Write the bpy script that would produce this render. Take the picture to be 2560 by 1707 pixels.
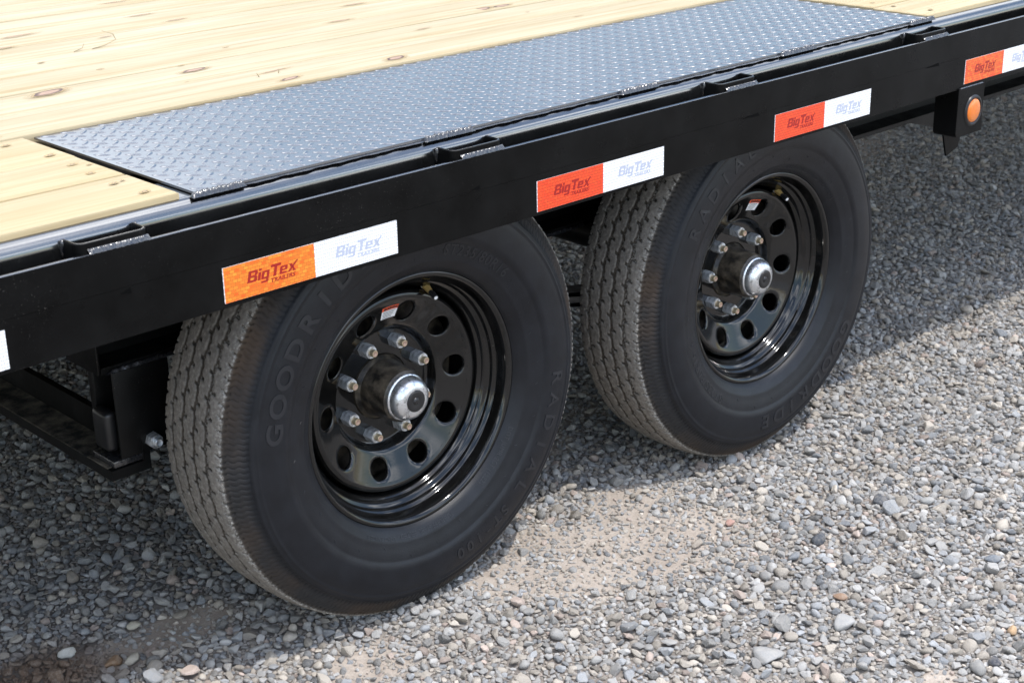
import bpy, bmesh, math, random
import numpy as np
from mathutils import Matrix, Vector, Euler

R = math.radians
rng = np.random.default_rng(7)
random.seed(7)
for o in list(bpy.data.objects):
    bpy.data.objects.remove(o)
sc = bpy.context.scene
C = sc.collection

# ------------------------------------------------------------------ camera, sky, sun, exposure
# the trailer stands nose-up by 1.34 degrees: M takes trailer coordinates to the world
M = Matrix.Translation((0, 0, 0.0014)) @ Matrix.Rotation(-0.0234, 4, 'Y')
CAM = (-1.50247, -1.73489, 1.40563); YAW, PITCH, ROLL = 0.75395, 0.37348, -0.01904
def cam_axes():
    a, b, c = YAW, PITCH, ROLL
    f = Vector((math.sin(a) * math.cos(b), math.cos(a) * math.cos(b), -math.sin(b)))
    r = Vector((math.cos(a), -math.sin(a), 0)); u = r.cross(f)
    return math.cos(c) * r + math.sin(c) * u, -math.sin(c) * r + math.cos(c) * u, f
cr, cu, cf = cam_axes()
cd = bpy.data.cameras.new('camera'); cam = bpy.data.objects.new('camera', cd); C.objects.link(cam)
mat = Matrix((cr, cu, -cf)).transposed().to_4x4(); mat.translation = Vector(CAM)
cam.matrix_world = M @ mat
cd.sensor_width = 36; cd.lens = 3925.13 / 2560 * 36; cd.clip_end = 500; cd.clip_start = .05
cd.dof.use_dof = True; cd.dof.focus_distance = 2.75; cd.dof.aperture_fstop = 11
sc.camera = cam

SUN = M.to_3x3() @ Vector((0.15, -0.35, 1.0)).normalized()      # towards the sun
elev = math.asin(SUN.z); azim = math.atan2(SUN.x, SUN.y)
w = bpy.data.worlds.new('World'); sc.world = w; w.use_nodes = True
nt = w.node_tree; nt.nodes.clear()
def wn(t, **k):
    n = nt.nodes.new(t)
    for a, b in k.items(): setattr(n, a, b)
    return n
sky = wn('ShaderNodeTexSky', sky_type='NISHITA', sun_disc=False, sun_elevation=elev, sun_rotation=azim, air_density=1.3, dust_density=.8, ozone_density=2.6)
tc = wn('ShaderNodeTexCoord'); mp = wn('ShaderNodeMapping'); mp.inputs['Scale'].default_value = (1.6, 1.6, 4.0); mp.inputs['Location'].default_value = (.2, 1.5, .5)
nz = wn('ShaderNodeTexNoise'); nz.inputs['Scale'].default_value = 1.5; nz.inputs['Detail'].default_value = 7; nz.inputs['Roughness'].default_value = .58
rp = wn('ShaderNodeValToRGB'); rp.color_ramp.elements[0].position = .48; rp.color_ramp.elements[1].position = .64
mx = wn('ShaderNodeMix', data_type='RGBA'); mx.inputs[7].default_value = (9.5, 9.6, 10.0, 1)
bg = wn('ShaderNodeBackground'); bg.inputs['Strength'].default_value = 0.15
wo = wn('ShaderNodeOutputWorld')
L = nt.links.new
L(tc.outputs['Generated'], mp.inputs['Vector']); L(mp.outputs[0], nz.inputs['Vector']); L(nz.outputs['Fac'], rp.inputs['Fac'])
# clouds on the sun's side of the sky scatter more light forward
dt = wn('ShaderNodeVectorMath', operation='DOT_PRODUCT'); dt.inputs[1].default_value = SUN
L(tc.outputs['Generated'], dt.inputs[0])
rs = wn('ShaderNodeMapRange'); rs.inputs['From Min'].default_value = -.3; rs.inputs['From Max'].default_value = 1.; rs.inputs['To Min'].default_value = 11.; rs.inputs['To Max'].default_value = 22.
L(dt.outputs['Value'], rs.inputs['Value'])
ct = wn('ShaderNodeVectorMath', operation='SCALE'); ct.inputs[0].default_value = (.97, .985, 1.03); L(rs.outputs[0], ct.inputs['Scale']); L(ct.outputs[0], mx.inputs[7])
L(rp.outputs['Color'], mx.inputs['Factor']); L(sky.outputs[0], mx.inputs[6]); L(mx.outputs[2], bg.inputs['Color']); L(bg.outputs[0], wo.inputs['Surface'])
sd = bpy.data.lights.new('sun', 'SUN'); sd.energy = 2.0; sd.angle = R(.53); sd.color = (1, .965, .92)
so = bpy.data.objects.new('sun', sd); C.objects.link(so); so.rotation_mode = 'QUATERNION'
so.rotation_quaternion = SUN.to_track_quat('Z', 'Y'); so.location = (0, 0, 20)
sc.view_settings.view_transform = 'Standard'; sc.view_settings.look = 'None'
sc.view_settings.exposure = 0.66; sc.view_settings.gamma = 1; sc.view_settings.use_curve_mapping = False
sc.render.engine = 'CYCLES'; sc.cycles.max_bounces = 8; sc.cycles.diffuse_bounces = 4; sc.cycles.glossy_bounces = 4

# ------------------------------------------------------------------ material helpers
class NT:
    def __init__(s, name):
        s.m = bpy.data.materials.new(name); s.m.use_nodes = True; s.t = s.m.node_tree
        s.b = s.t.nodes['Principled BSDF']; s.out = s.t.nodes['Material Output']
    def n(s, t, **k):
        n = s.t.nodes.new(t)
        for a, b in k.items():
            if a.startswith('i_'): n.inputs[a[2:].replace('_', ' ')].default_value = b
            else: setattr(n, a, b)
        return n
    def l(s, a, b): s.t.links.new(a, b)
    def set(s, **k):
        for a, b in k.items():
            s.b.inputs[a.replace('_', ' ')].default_value = (*b, 1) if isinstance(b, tuple) and len(b) == 3 else b
    def coord(s, kind='Object', scale=(1, 1, 1), rnd=0):
        c = s.n('ShaderNodeTexCoord'); m = s.n('ShaderNodeMapping'); m.inputs['Scale'].default_value = scale
        s.l(c.outputs[kind], m.inputs['Vector'])
        if rnd:
            oi = s.n('ShaderNodeObjectInfo'); mu = s.n('ShaderNodeMath', operation='MULTIPLY'); mu.inputs[1].default_value = rnd
            s.l(oi.outputs['Random'], mu.inputs[0])
            cb = s.n('ShaderNodeCombineXYZ'); s.l(mu.outputs[0], cb.inputs[0]); s.l(mu.outputs[0], cb.inputs[1]); s.l(mu.outputs[0], cb.inputs[2])
            s.l(cb.outputs[0], m.inputs['Location'])
        return m.outputs[0]
    def noise(s, v, scale, detail=4, rough=.5, dist=0):
        n = s.n('ShaderNodeTexNoise'); n.inputs['Scale'].default_value = scale; n.inputs['Detail'].default_value = detail
        n.inputs['Roughness'].default_value = rough; n.inputs['Distortion'].default_value = dist
        if v is not None: s.l(v, n.inputs['Vector'])
        return n.outputs['Fac']
    def ramp(s, v, stops):
        n = s.n('ShaderNodeValToRGB'); e = n.color_ramp.elements
        while len(e) < len(stops): e.new(.5)
        for k, (p, c) in zip(e, stops):
            k.position = p; k.color = (c, c, c, 1) if not isinstance(c, tuple) else (*c, 1)
        s.l(v, n.inputs['Fac']); return n.outputs['Color']
    def mix(s, f, a, b, mode='MIX'):
        n = s.n('ShaderNodeMix', data_type='RGBA', blend_type=mode)
        for i, v in ((0, f), (6, a), (7, b)):
            if isinstance(v, (int, float)): n.inputs[i].default_value = v if i == 0 else (v, v, v, 1)
            elif isinstance(v, tuple): n.inputs[i].default_value = (*v, 1)
            else: s.l(v, n.inputs[i])
        return n.outputs[2]
    def math(s, op, a, b=None, clamp=False):
        n = s.n('ShaderNodeMath', operation=op); n.use_clamp = clamp
        for i, v in ((0, a), (1, b)):
            if v is None: continue
            if isinstance(v, (int, float)): n.inputs[i].default_value = v
            else: s.l(v, n.inputs[i])
        return n.outputs[0]
    def bump(s, h, strength=.3, dist=.001, normal=None):
        n = s.n('ShaderNodeBump'); n.inputs['Strength'].default_value = strength; n.inputs['Distance'].default_value = dist
        s.l(h, n.inputs['Height'])
        if normal is not None: s.l(normal, n.inputs['Normal'])
        s.l(n.outputs[0], s.b.inputs['Normal']); return n.outputs[0]
    def col(s, v): s.l(v, s.b.inputs['Base Color'])
    def rough(s, v): s.l(v, s.b.inputs['Roughness'])

def simple(name, color, rough=.5, metal=0, ior=1.5):
    m = NT(name); m.set(Base_Color=color, Roughness=rough, Metallic=metal, IOR=ior); return m.m

def black_paint(name, rough=.16, base=.006, dust=.5, ior=1.75, spec=.5):
    m = NT(name); v = m.coord()
    specks = m.ramp(m.noise(v, 520, 1), [(.72, 0.), (.76, 1.)])
    gate = m.ramp(m.noise(v, 6, 3), [(.45, 0.), (.65, 1.)])
    sp = m.math('MULTIPLY', m.math('MULTIPLY', specks, gate), dust)
    film = m.ramp(m.noise(v, 9, 5, .6), [(.35, base), (.8, base * 2.2 + .004)])
    m.col(m.mix(sp, film, (.26, .24, .22)))
    m.rough(m.ramp(m.noise(v, 14, 5, .65), [(.3, rough * .8), (.8, rough * 1.7)]))
    m.set(IOR=ior)
    m.bump(m.noise(v, 220, 2), .05, .0006)
    m.b.inputs['Specular IOR Level'].default_value = spec
    return m.m

def tyre_rubber():
    m = NT('tyre_rubber'); v = m.coord()
    sx = m.n('ShaderNodeSeparateXYZ'); m.l(v, sx.inputs[0])
    rad = m.math('SQRT', m.math('ADD', m.math('MULTIPLY', sx.outputs[0], sx.outputs[0]), m.math('MULTIPLY', sx.outputs[2], sx.outputs[2])))
    n1 = m.noise(v, 28, 6, .65); n2 = m.noise(v, 160, 5, .7); n3 = m.noise(v, 5, 3)
    side = m.ramp(n1, [(.3, (.0042, .0048, .007)), (.75, (.010, .0115, .0155))])
    scuff = m.ramp(m.noise(v, 60, 6, .75, 1.2), [(.66, 0.), (.75, .22)])
    side = m.mix(scuff, side, (.10, .11, .13))
    # dusty worn tread, browner in the grooves and low on the shoulder
    tread = m.ramp(n2, [(.3, (.140, .125, .108)), (.5, (.205, .185, .162)), (.72, (.33, .305, .272))])
    groove = m.ramp(n1, [(.3, (.038, .030, .023)), (.7, (.075, .060, .046))])
    ay_ = m.math('DIVIDE', m.math('ABSOLUTE', sx.outputs[1]), .076)
    crown_ = m.math('SUBTRACT', .3838, m.math('MULTIPLY', m.math('POWER', ay_, 3.2), .0085))
    dd = m.math('MULTIPLY', m.math('SUBTRACT', crown_, rad), 100.)
    deep = m.ramp(dd, [(.10, 1.), (.30, 0.)])
    should = m.ramp(rad, [(.343, 0.), (.352, .35), (.366, .45), (.374, 1.)])
    tread = m.mix(deep, groove, tread)
    fray = m.math('MULTIPLY', m.ramp(rad, [(.3715, 0.), (.3745, 1.), (.3770, 1.), (.3790, 0.)]), m.ramp(m.noise(v, 240, 5, .75), [(.48, 0.), (.58, .9)]))
    tread = m.mix(fray, tread, (.52, .50, .46))
    dirt = m.mix(m.ramp(n3, [(.46, 0.), (.60, 1.)]), (.055, .050, .046), (.13, .085, .052))
    tread = m.mix(m.ramp(rad, [(.366, 0.), (.3765, 1.)]), dirt, tread)
    m.col(m.mix(m.math('MULTIPLY', should, m.ramp(m.noise(v, 35, 4, .7), [(.2, .75), (.6, 1.)])), side, tread))
    m.rough(m.ramp(rad, [(.33, .40), (.36, .85)]))
    m.set(IOR=1.5); m.b.inputs['Specular IOR Level'].default_value = .33
    m.bump(m.noise(v, 420, 5, .7), .35, .0012)
    return m.m

def zinc(name, tint=(.62, .64, .66), rough=.28, metal=.95):
    m = NT(name); v = m.coord()
    m.col(m.ramp(m.noise(v, 90, 6, .7, .8), [(.36, tuple(c * .45 for c in tint)), (.5, tint)]))
    m.rough(m.ramp(m.noise(v, 60, 4), [(.3, rough * .8), (.7, rough * 1.4)])); m.set(Metallic=metal); return m.m

def wood(name, a, b, c, rnd=9):
    m = NT(name); v = m.coord('Object', (.55, 16, 9), rnd)
    g = m.noise(v, 3.2, 8, .62, .35)
    v2 = m.coord('Object', (1.1, 70, 30), rnd); g2 = m.noise(v2, 4, 5, .6, .2)
    v3 = m.coord('Object', (1.2, 3.2, 1), rnd); big = m.noise(v3, 2.2, 3)
    base = m.ramp(g, [(.32, a), (.5, b), (.68, c)])
    base = m.mix(m.ramp(g2, [(.4, .35), (.62, 0.)]), base, tuple(x * .84 for x in a))
    base = m.mix(m.ramp(big, [(.35, 0.), (.75, .55)]), base, a)
    m.col(base); m.set(Roughness=.62); m.b.inputs['Specular IOR Level'].default_value = .25
    m.bump(m.math('ADD', g, g2), .22, .0012); return m.m

def knot_mat(faint=False):
    m = NT('faint_knot_wood' if faint else 'knot_wood'); c = m.n('ShaderNodeTexCoord')
    sx = m.n('ShaderNodeSeparateXYZ'); m.l(c.outputs['Object'], sx.inputs[0])
    nn = m.noise(c.outputs['Object'], 1.6, 4, .6)
    x = m.math('MULTIPLY', sx.outputs[0], sx.outputs[0]); y = m.math('MULTIPLY', sx.outputs[1], sx.outputs[1])
    r = m.math('ADD', m.math('SQRT', m.math('ADD', x, y)), m.math('MULTIPLY', m.math('SUBTRACT', nn, .5), .55))
    if faint:
        m.col(m.ramp(r, [(.10, (.34, .23, .15)), (.30, (.42, .29, .18)), (.42, (.22, .13, .08)), (.50, (.42, .28, .12)), (.95, (.50, .38, .18))]))
        al = m.ramp(r, [(.1, .55), (.44, .8), (.52, .4), (.95, 0.)])
    else:
        m.col(m.ramp(r, [(.10, (.32, .20, .14)), (.30, (.38, .25, .17)), (.44, (.10, .05, .032)), (.52, (.06, .032, .024)), (.58, (.40, .28, .13)), (.95, (.50, .39, .2))]))
        al = m.ramp(r, [(.56, 1.), (.63, .45), (.95, 0.)])
    m.l(al, m.b.inputs['Alpha']); m.set(Roughness=.6); return m.m

def hole_mat():
    m = NT('screw_pit'); c = m.n('ShaderNodeTexCoord')
    sx = m.n('ShaderNodeSeparateXYZ'); m.l(c.outputs['Object'], sx.inputs[0])
    nn = m.noise(c.outputs['Object'], 2.4, 4, .6)
    x = m.math('MULTIPLY', sx.outputs[0], sx.outputs[0]); y = m.math('MULTIPLY', sx.outputs[1], sx.outputs[1])
    r = m.math('ADD', m.math('SQRT', m.math('ADD', x, y)), m.math('MULTIPLY', m.math('SUBTRACT', nn, .5), .9))
    m.col(m.ramp(r, [(.1, (.45, .34, .2)), (.3, (.12, .08, .05)), (.5, (.42, .3, .14))]))
    m.l(m.ramp(r, [(.5, 1.), (.85, 0.)]), m.b.inputs['Alpha']); m.set(Roughness=.7); return m.m

def tape_mat(name, a, b, rough=.3):
    m = NT(name); v = m.coord('Object', (1, 1, 1))
    br = m.n('ShaderNodeTexBrick'); br.inputs['Scale'].default_value = 1
    rot = m.n('ShaderNodeMapping'); rot.inputs['Rotation'].default_value = (R(90), 0, 0); m.l(v, rot.inputs['Vector'])
    m.l(rot.outputs[0], br.inputs['Vector'])
    for k, x in (('Brick Width', .0075), ('Row Height', .0048), ('Mortar Size', .0006), ('Mortar Smooth', .3)): br.inputs[k].default_value = x
    br.inputs['Color1'].default_value = (*a, 1); br.inputs['Color2'].default_value = (*b, 1)
    br.inputs['Mortar'].default_value = (*[x * .5 for x in b], 1)
    m.col(m.mix(.1, br.outputs['Color'], a)); m.set(Roughness=rough)
    m.b.inputs['Coat Weight'].default_value = .3; return m.m

MT = dict(
    paint=black_paint('black_frame_paint', .14, .004, .5, 2.7), rail=black_paint('black_rail_paint', .28, .0022, .35, 1.45, .12),
    rim=black_paint('black_rim_enamel', .07, .0022, .3, 1.55), under=black_paint('black_underbody_paint', .35, .003, .5, 1.4, .3),
    rubber=tyre_rubber(), zinc=zinc('zinc_nut_plating', (.74, .76, .78), .38, .7), cap=zinc('polished_hub_cap', (.78, .80, .83), .3),
    stud=simple('brassy_stud', (.62, .50, .33), .42, .8), studend=simple('copper_stud_end', (.50, .33, .25), .5, .4),
    brass=simple('valve_brass', (.72, .50, .18), .42, .6), plug=simple('rubber_plug', (.012, .012, .013), .35),
    wood=wood('pine_deck_boards', (.35, .265, .14), (.465, .395, .268), (.515, .455, .335)),
    wood2=wood('yellow_pine_boards', (.38, .285, .15), (.465, .375, .225), (.505, .43, .29), 17),
    knot=knot_mat(), knot2=knot_mat(True), pit=hole_mat(),
    orange=tape_mat('flash_lit_red_film', (.92, .12, .008), (1., .33, .03)), red=tape_mat('red_reflective_film', (.86, .055, .012), (.95, .085, .015)),  # orange: red film with its flash retroreflection painted into the colour
    reddot=tape_mat('dotted_red_reflective_film', (.85, .045, .01), (1., .22, .02)), white=tape_mat('white_reflective_film', (.93, .94, .96), (.97, .97, .98)),
    inkred=simple('dark_red_ink', (.34, .008, .006), .4), inkgrey=simple('pale_grey_ink', (.46, .49, .60), .4),
    ink=simple('black_ink', (.02, .02, .02), .5), lorange=simple('orange_label_print', (.8, .09, .02), .45), lwhite=simple('white_label_print', (.8, .8, .8), .45),
    letter=simple('raised_letter_rubber', (.0105, .0115, .015), .42), amber=None, void=simple('recess_shade_black', (.0012, .0012, .0012), .9, 0, 1.2), brown=simple('dry_bark', (.2, .12, .06), .8),  # void: black standing for the shade inside punched holes
)
m = NT('amber_lens'); m.set(Base_Color=(.82, .19, .0), Roughness=.15, IOR=1.5); m.b.inputs['Coat Weight'].default_value = 1
m.b.inputs['Subsurface Weight'].default_value = .25; m.b.inputs['Subsurface Scale'].default_value = .006; m.b.inputs['Subsurface Radius'].default_value = (1, .4, .1)
m.bump(m.n('ShaderNodeTexChecker', i_Scale=330).outputs['Fac'], .25, .0008); MT['amber'] = m.m
# dark steel checker plate with a thin glossy oil film
m = NT('tread_plate_steel'); v = m.coord()
m.col(m.ramp(m.noise(v, 7, 5, .6), [(.3, (.020, .023, .032)), (.75, (.038, .042, .053))])); m.set(IOR=3.2)
m.rough(m.ramp(m.noise(v, 18, 5, .6), [(.3, .17), (.75, .26)])); m.bump(m.noise(v, 24, 4, .55), .10, .003); MT['plate'] = m.m
m = NT('painted_weld'); v = m.coord(); m.set(Base_Color=(.02, .02, .022), IOR=1.9)
m.rough(m.ramp(m.noise(v, 90, 4), [(.35, .12), (.7, .35)])); m.bump(m.noise(v, 120, 2, .5), .4, .002); MT['weld'] = m.m
m = NT('dusty_flange'); v = m.coord()
m.col(m.mix(m.ramp(m.noise(v, 26, 6, .7), [(.4, 0.), (.7, .8)]), (.012, .012, .012), (.34, .29, .22))); m.set(Roughness=.8); MT['dusty'] = m.m
m = NT('greasy_hub'); v = m.coord()
m.col(m.mix(m.ramp(m.noise(v, 40, 5, .65), [(.42, 0.), (.66, .8)]), (.012, .010, .008), (.13, .105, .075))); m.set(Roughness=.35); MT['hub'] = m.m

# ------------------------------------------------------------------ mesh helpers
def mesh(name, V, F, mat, parent=None, smooth=False, sharp=None, loc=None):
    me = bpy.data.meshes.new(name)
    me.from_pydata([tuple(map(float, v)) for v in V], [], F); me.update()
    mats = mat if isinstance(mat, (list, tuple)) else [mat]
    for x in mats: me.materials.append(x)
    if smooth:
        me.polygons.foreach_set('use_smooth', [True] * len(me.polygons))
        if sharp: me.set_sharp_from_angle(angle=R(sharp))
    o = bpy.data.objects.new(name, me); C.objects.link(o)
    if parent: o.parent = parent
    if loc: o.location = loc
    return o
def grid_faces(nu, nv, wrap_u=False, wrap_v=False):
    i = np.arange(nu if wrap_u else nu - 1); j = np.arange(nv if wrap_v else nv - 1)
    I, J = np.meshgrid(i, j, indexing='ij'); I2 = (I + 1) % nu; J2 = (J + 1) % nv
    return np.stack([I * nv + J, I * nv + J2, I2 * nv + J2, I2 * nv + J], -1).reshape(-1, 4)
def fast_mesh(name, V, Q, mat, parent=None, smooth=True):
    me = bpy.data.meshes.new(name); V = np.asarray(V, np.float32); Q = np.asarray(Q, np.int32)
    me.vertices.add(len(V)); me.vertices.foreach_set('co', V.ravel())
    me.loops.add(Q.size); me.loops.foreach_set('vertex_index', Q.ravel())
    me.polygons.add(len(Q)); me.polygons.foreach_set('loop_start', np.arange(0, Q.size, Q.shape[1], dtype=np.int32))
    me.update(calc_edges=True); me.validate()
    me.polygons.foreach_set('use_smooth', [smooth] * len(me.polygons)); me.materials.append(mat)
    o = bpy.data.objects.new(name, me); C.objects.link(o)
    if parent: o.parent = parent
    return o
def bm_obj(name, bm, mat, parent=None, smooth=False, sharp=35):
    me = bpy.data.meshes.new(name); bm.normal_update(); bm.to_mesh(me); bm.free()
    for x in (mat if isinstance(mat, (list, tuple)) else [mat]): me.materials.append(x)
    if smooth:
        me.polygons.foreach_set('use_smooth', [True] * len(me.polygons)); me.set_sharp_from_angle(angle=R(sharp))
    o = bpy.data.objects.new(name, me); C.objects.link(o)
    if parent: o.parent = parent
    return o
def box(name, x0, x1, y0, y1, z0, z1, mat, parent=None, bevel=0.0015, seg=2):
    bm = bmesh.new(); bmesh.ops.create_cube(bm, size=1)
    bmesh.ops.scale(bm, vec=(x1 - x0, y1 - y0, z1 - z0), verts=bm.verts)
    bmesh.ops.translate(bm, vec=((x0 + x1) / 2, (y0 + y1) / 2, (z0 + z1) / 2), verts=bm.verts)
    if bevel: bmesh.ops.bevel(bm, geom=bm.edges[:], offset=bevel, segments=seg, affect='EDGES', profile=.5)
    return bm_obj(name, bm, mat, parent, True, 40)
def extrude_x(name, prof, x0, x1, mat, parent=None, nx=2, sharp=40, closed=True):
    n = len(prof); xs = np.linspace(x0, x1, nx)
    V = [(x, y, z) for x in xs for (y, z) in prof]
    F = []
    for i in range(nx - 1):
        for j in range(n if closed else n - 1):
            a = i * n + j; b = i * n + (j + 1) % n; F.append((a, b, b + n, a + n))
    if closed: F += [tuple(range(n))[::-1], tuple(range((nx - 1) * n, nx * n))]
    o = mesh(name, V, F, mat, parent, True, sharp); fixn(o); return o
def fixn(o):
    bm = bmesh.new(); bm.from_mesh(o.data); bmesh.ops.recalc_face_normals(bm, faces=bm.faces[:]); bm.to_mesh(o.data); bm.free()
def arc(cy, cz, r, a0, a1, n):
    return [(cy + r * math.cos(R(a0 + (a1 - a0) * k / n)), cz + r * math.sin(R(a0 + (a1 - a0) * k / n))) for k in range(n + 1)]
def lathe(name, prof, n, mat, parent=None, sharp=30, smooth=True, loc=None, closed=False):
    """prof = (y, r) pairs turned about the Y axis"""
    m_ = len(prof); V = []
    for k in range(n):
        t = 2 * math.pi * k / n; c, s = math.cos(t), math.sin(t)
        V += [(r * c, y, r * s) for y, r in prof]
    F = []
    for k in range(n):
        k2 = (k + 1) % n
        for j in range(m_ if closed else m_ - 1):
            j2 = (j + 1) % m_
            F.append((k * m_ + j, k * m_ + j2, k2 * m_ + j2, k2 * m_ + j))
    o = mesh(name, V, F, mat, parent, smooth, sharp, loc)
    bm = bmesh.new(); bm.from_mesh(o.data); bmesh.ops.remove_doubles(bm, verts=bm.verts[:], dist=1e-6)
    bmesh.ops.recalc_face_normals(bm, faces=bm.faces[:]); bm.to_mesh(o.data); bm.free()
    return o
def tube(pts, rad, n=8):
    V, F = [], []; P = [Vector(p) for p in pts]
    for i, p in enumerate(P):
        d = (P[min(i + 1, len(P) - 1)] - P[max(i - 1, 0)]).normalized()
        a = d.orthogonal().normalized(); b = d.cross(a); r = rad[i] if isinstance(rad, (list, tuple)) else rad
        V += [tuple(p + r * (math.cos(2 * math.pi * k / n) * a + math.sin(2 * math.pi * k / n) * b)) for k in range(n)]
    for i in range(len(P) - 1):
        for k in range(n):
            F.append((i * n + k, i * n + (k + 1) % n, (i + 1) * n + (k + 1) % n, (i + 1) * n + k))
    F += [tuple(range(n))[::-1], tuple(range((len(P) - 1) * n, len(P) * n))]
    return V, F
_tc = {}
def text_geo(body, size, bold=0., shear=0., extrude=0., spacing=1., xscale=1.):
    key = (body, size, bold, shear, extrude, spacing, xscale)
    if key in _tc: return _tc[key]
    cu_ = bpy.data.curves.new('lettering_curve', 'FONT'); cu_.body = body; cu_.size = size; cu_.offset = bold; cu_.shear = shear
    cu_.extrude = extrude; cu_.space_character = spacing; cu_.resolution_u = 4; cu_.align_x = 'CENTER'
    ob = bpy.data.objects.new('lettering_curve', cu_); C.objects.link(ob)
    bpy.context.view_layer.update()
    me = bpy.data.meshes.new_from_object(ob.evaluated_get(bpy.context.evaluated_depsgraph_get()))
    V = np.array([v.co[:] for v in me.vertices]); F = [tuple(p.vertices) for p in me.polygons]
    V[:, 0] *= xscale
    bpy.data.objects.remove(ob); bpy.data.curves.remove(cu_); bpy.data.meshes.remove(me)
    _tc[key] = (V, F); return V, F
def copy_tree(o, parent=None):
    c = o.copy(); C.objects.link(c); c.parent = parent
    for ch in list(o.children): copy_tree(ch, c)
    return c
def tag(o, label=None, cat=None, group=None, kind=None):
    if label: o['label'] = label
    if cat: o['category'] = cat
    if group: o['group'] = group
    if kind: o['kind'] = kind
    return o

# ------------------------------------------------------------------ ground
def ground_h(x, y):
    x = np.asarray(x, float); y = np.asarray(y, float)
    h = .004 * np.sin(3.1 * x + 1.3 * y + .4) + .003 * np.sin(7.3 * y - 2.2 * x + 1.) + .0025 * np.sin(11 * x + 9 * y) + .0015 * np.sin(23 * x - 17 * y + 2) + .001 * np.sin(41 * x + 37 * y)
    return h - .006
def axis_pts(lo, hi, step):
    inner = list(np.arange(lo, hi + 1e-6, step)); a = []; d = step; p = hi
    while p < 130: d *= 1.35; p += d; a.append(p)
    b = []; d = step; p = lo
    while p > -130: d *= 1.35; p -= d; b.append(p)
    return np.array(b[::-1] + inner + a)
gx = axis_pts(-1.2, 5.5, .022); gy = axis_pts(-1.2, 2.6, .022)
GX, GY = np.meshgrid(gx, gy, indexing='ij')
V = np.stack([GX, GY, ground_h(GX, GY)], -1).reshape(-1, 3)
def ground_mat():
    m = NT('dusty_sand'); v = m.coord()
    big = m.noise(v, 2.2, 4); fine = m.noise(v, 260, 5, .7); mid = m.noise(v, 38, 5, .65)
    sand = m.mix(m.ramp(mid, [(.3, 0.), (.7, 1.)]), (.41, .345, .285), (.50, .435, .37))
    sand = m.mix(m.ramp(fine, [(.35, .5), (.6, 0.)]), sand, (.24, .20, .165))
    vor = m.n('ShaderNodeTexVoronoi'); vor.inputs['Scale'].default_value = 62; m.l(v, vor.inputs['Vector'])
    sep = m.n('ShaderNodeSeparateColor'); m.l(vor.outputs['Color'], sep.inputs[0])
    peb = m.ramp(sep.outputs[0], [(0., (.13, .135, .15)), (.4, (.24, .245, .25)), (.8, (.36, .355, .345)), (1., (.45, .38, .32))])
    far = m.n('ShaderNodeVectorMath', operation='LENGTH'); m.l(v, far.inputs[0])
    fmask = m.ramp(m.math('DIVIDE', far.outputs['Value'], 20.), [(.2, 0.), (.3, 1.)])
    soil = m.ramp(m.noise(v, 1.7, 4, .6), [(.52, 0.), (.66, .35)])
    at_ = m.n('ShaderNodeAttribute', attribute_name='bare'); sand = m.mix(m.ramp(at_.outputs['Fac'], [(.0, 0.), (.5, 1.)]), m.mix(m.ramp(mid, [(.35, 0.), (.65, 1.)]), (.17, .155, .14), (.30, .27, .24)), sand)
    c = m.mix(fmask, m.mix(soil, sand, (.20, .15, .115)), peb)
    m.col(c); m.set(Roughness=.95); m.b.inputs['Specular IOR Level'].default_value = .15
    h = m.math('ADD', m.math('MULTIPLY', fine, .5), m.math('MULTIPLY', vor.outputs['Distance'], m.math('MULTIPLY', fmask, -2.)))
    m.bump(m.math('ADD', h, mid), .6, .004)
    return m.m

# gravel: real stones, scattered with geometry nodes (variants and points live in the same mesh)
def stone_variant(seed, angular, sub=3):
    r_ = np.random.default_rng(seed)
    bm = bmesh.new(); bmesh.ops.create_icosphere(bm, subdivisions=sub, radius=1)
    D = np.array([v.co[:] for v in bm.verts]); D /= np.linalg.norm(D, axis=1)[:, None]
    n = 11 if angular else 16; N = r_.normal(size=(n, 3)); N /= np.linalg.norm(N, axis=1)[:, None]
    d = r_.uniform(.6, .95, n) if angular else r_.uniform(.8, 1.05, n); k = 34 if angular else 6
    s = (np.maximum(D @ N.T, 0) / d) ** k
    rad = 1 / np.maximum(s.sum(1) ** (1 / k), .55)
    P = D * np.minimum(rad, 1.35)[:, None]
    for _ in range(4):
        q = r_.normal(size=3) * 3.2; P *= (1 + .018 * np.sin(P @ q + r_.uniform(0, 6)))[:, None]
    P *= np.array([1.0, r_.uniform(.68, .95), r_.uniform(.5, .78)])
    P /= np.abs(P[:, :2]).max()
    bm.verts.ensure_lookup_table(); F = [tuple(v.index for v in f.verts) for f in bm.faces]; bm.free()
    return P, F
variants = [stone_variant(100 + i, i % 4 != 2, 3 if i % 4 != 2 else 2) for i in range(22)]

def in_view(P, mx=.07):
    """keep points the photograph (with a margin) can see: inside the frustum and not behind the deck"""
    Mi = np.array(M.inverted()); Q = np.c_[P, np.zeros(len(P)) + 0, np.ones(len(P))] @ Mi.T
    Q = Q[:, :3]; D = Q - np.array(CAM); z = D @ np.array(cf)
    u = 3925. * (D @ np.array(cr)) / z / 2560; v_ = 3925. * (D @ np.array(cu)) / z / 1707
    ok = (z > .5) & (np.abs(u) < .5 + mx) & (np.abs(v_) < .5 + mx)
    t = (0.82 - CAM[2]) / D[:, 2]; yc = CAM[1] + t * D[:, 1]
    return ok & (yc < .3)
patches = [(.42, .0, .28, .15, -.5), (.30, -.03, .17, .12, 0), (.55, .10, .13, .08, -.3), (.40, -.66, .07, .045, 0), (-.2, .02, .1, .06, 0),
           (-.38, .33, .16, .05, 0.), (.15, .06, .12, .06, .3), (.55, .5, .3, .12, 0), (3.2, 1.5, .5, .15, .2)]
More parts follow.
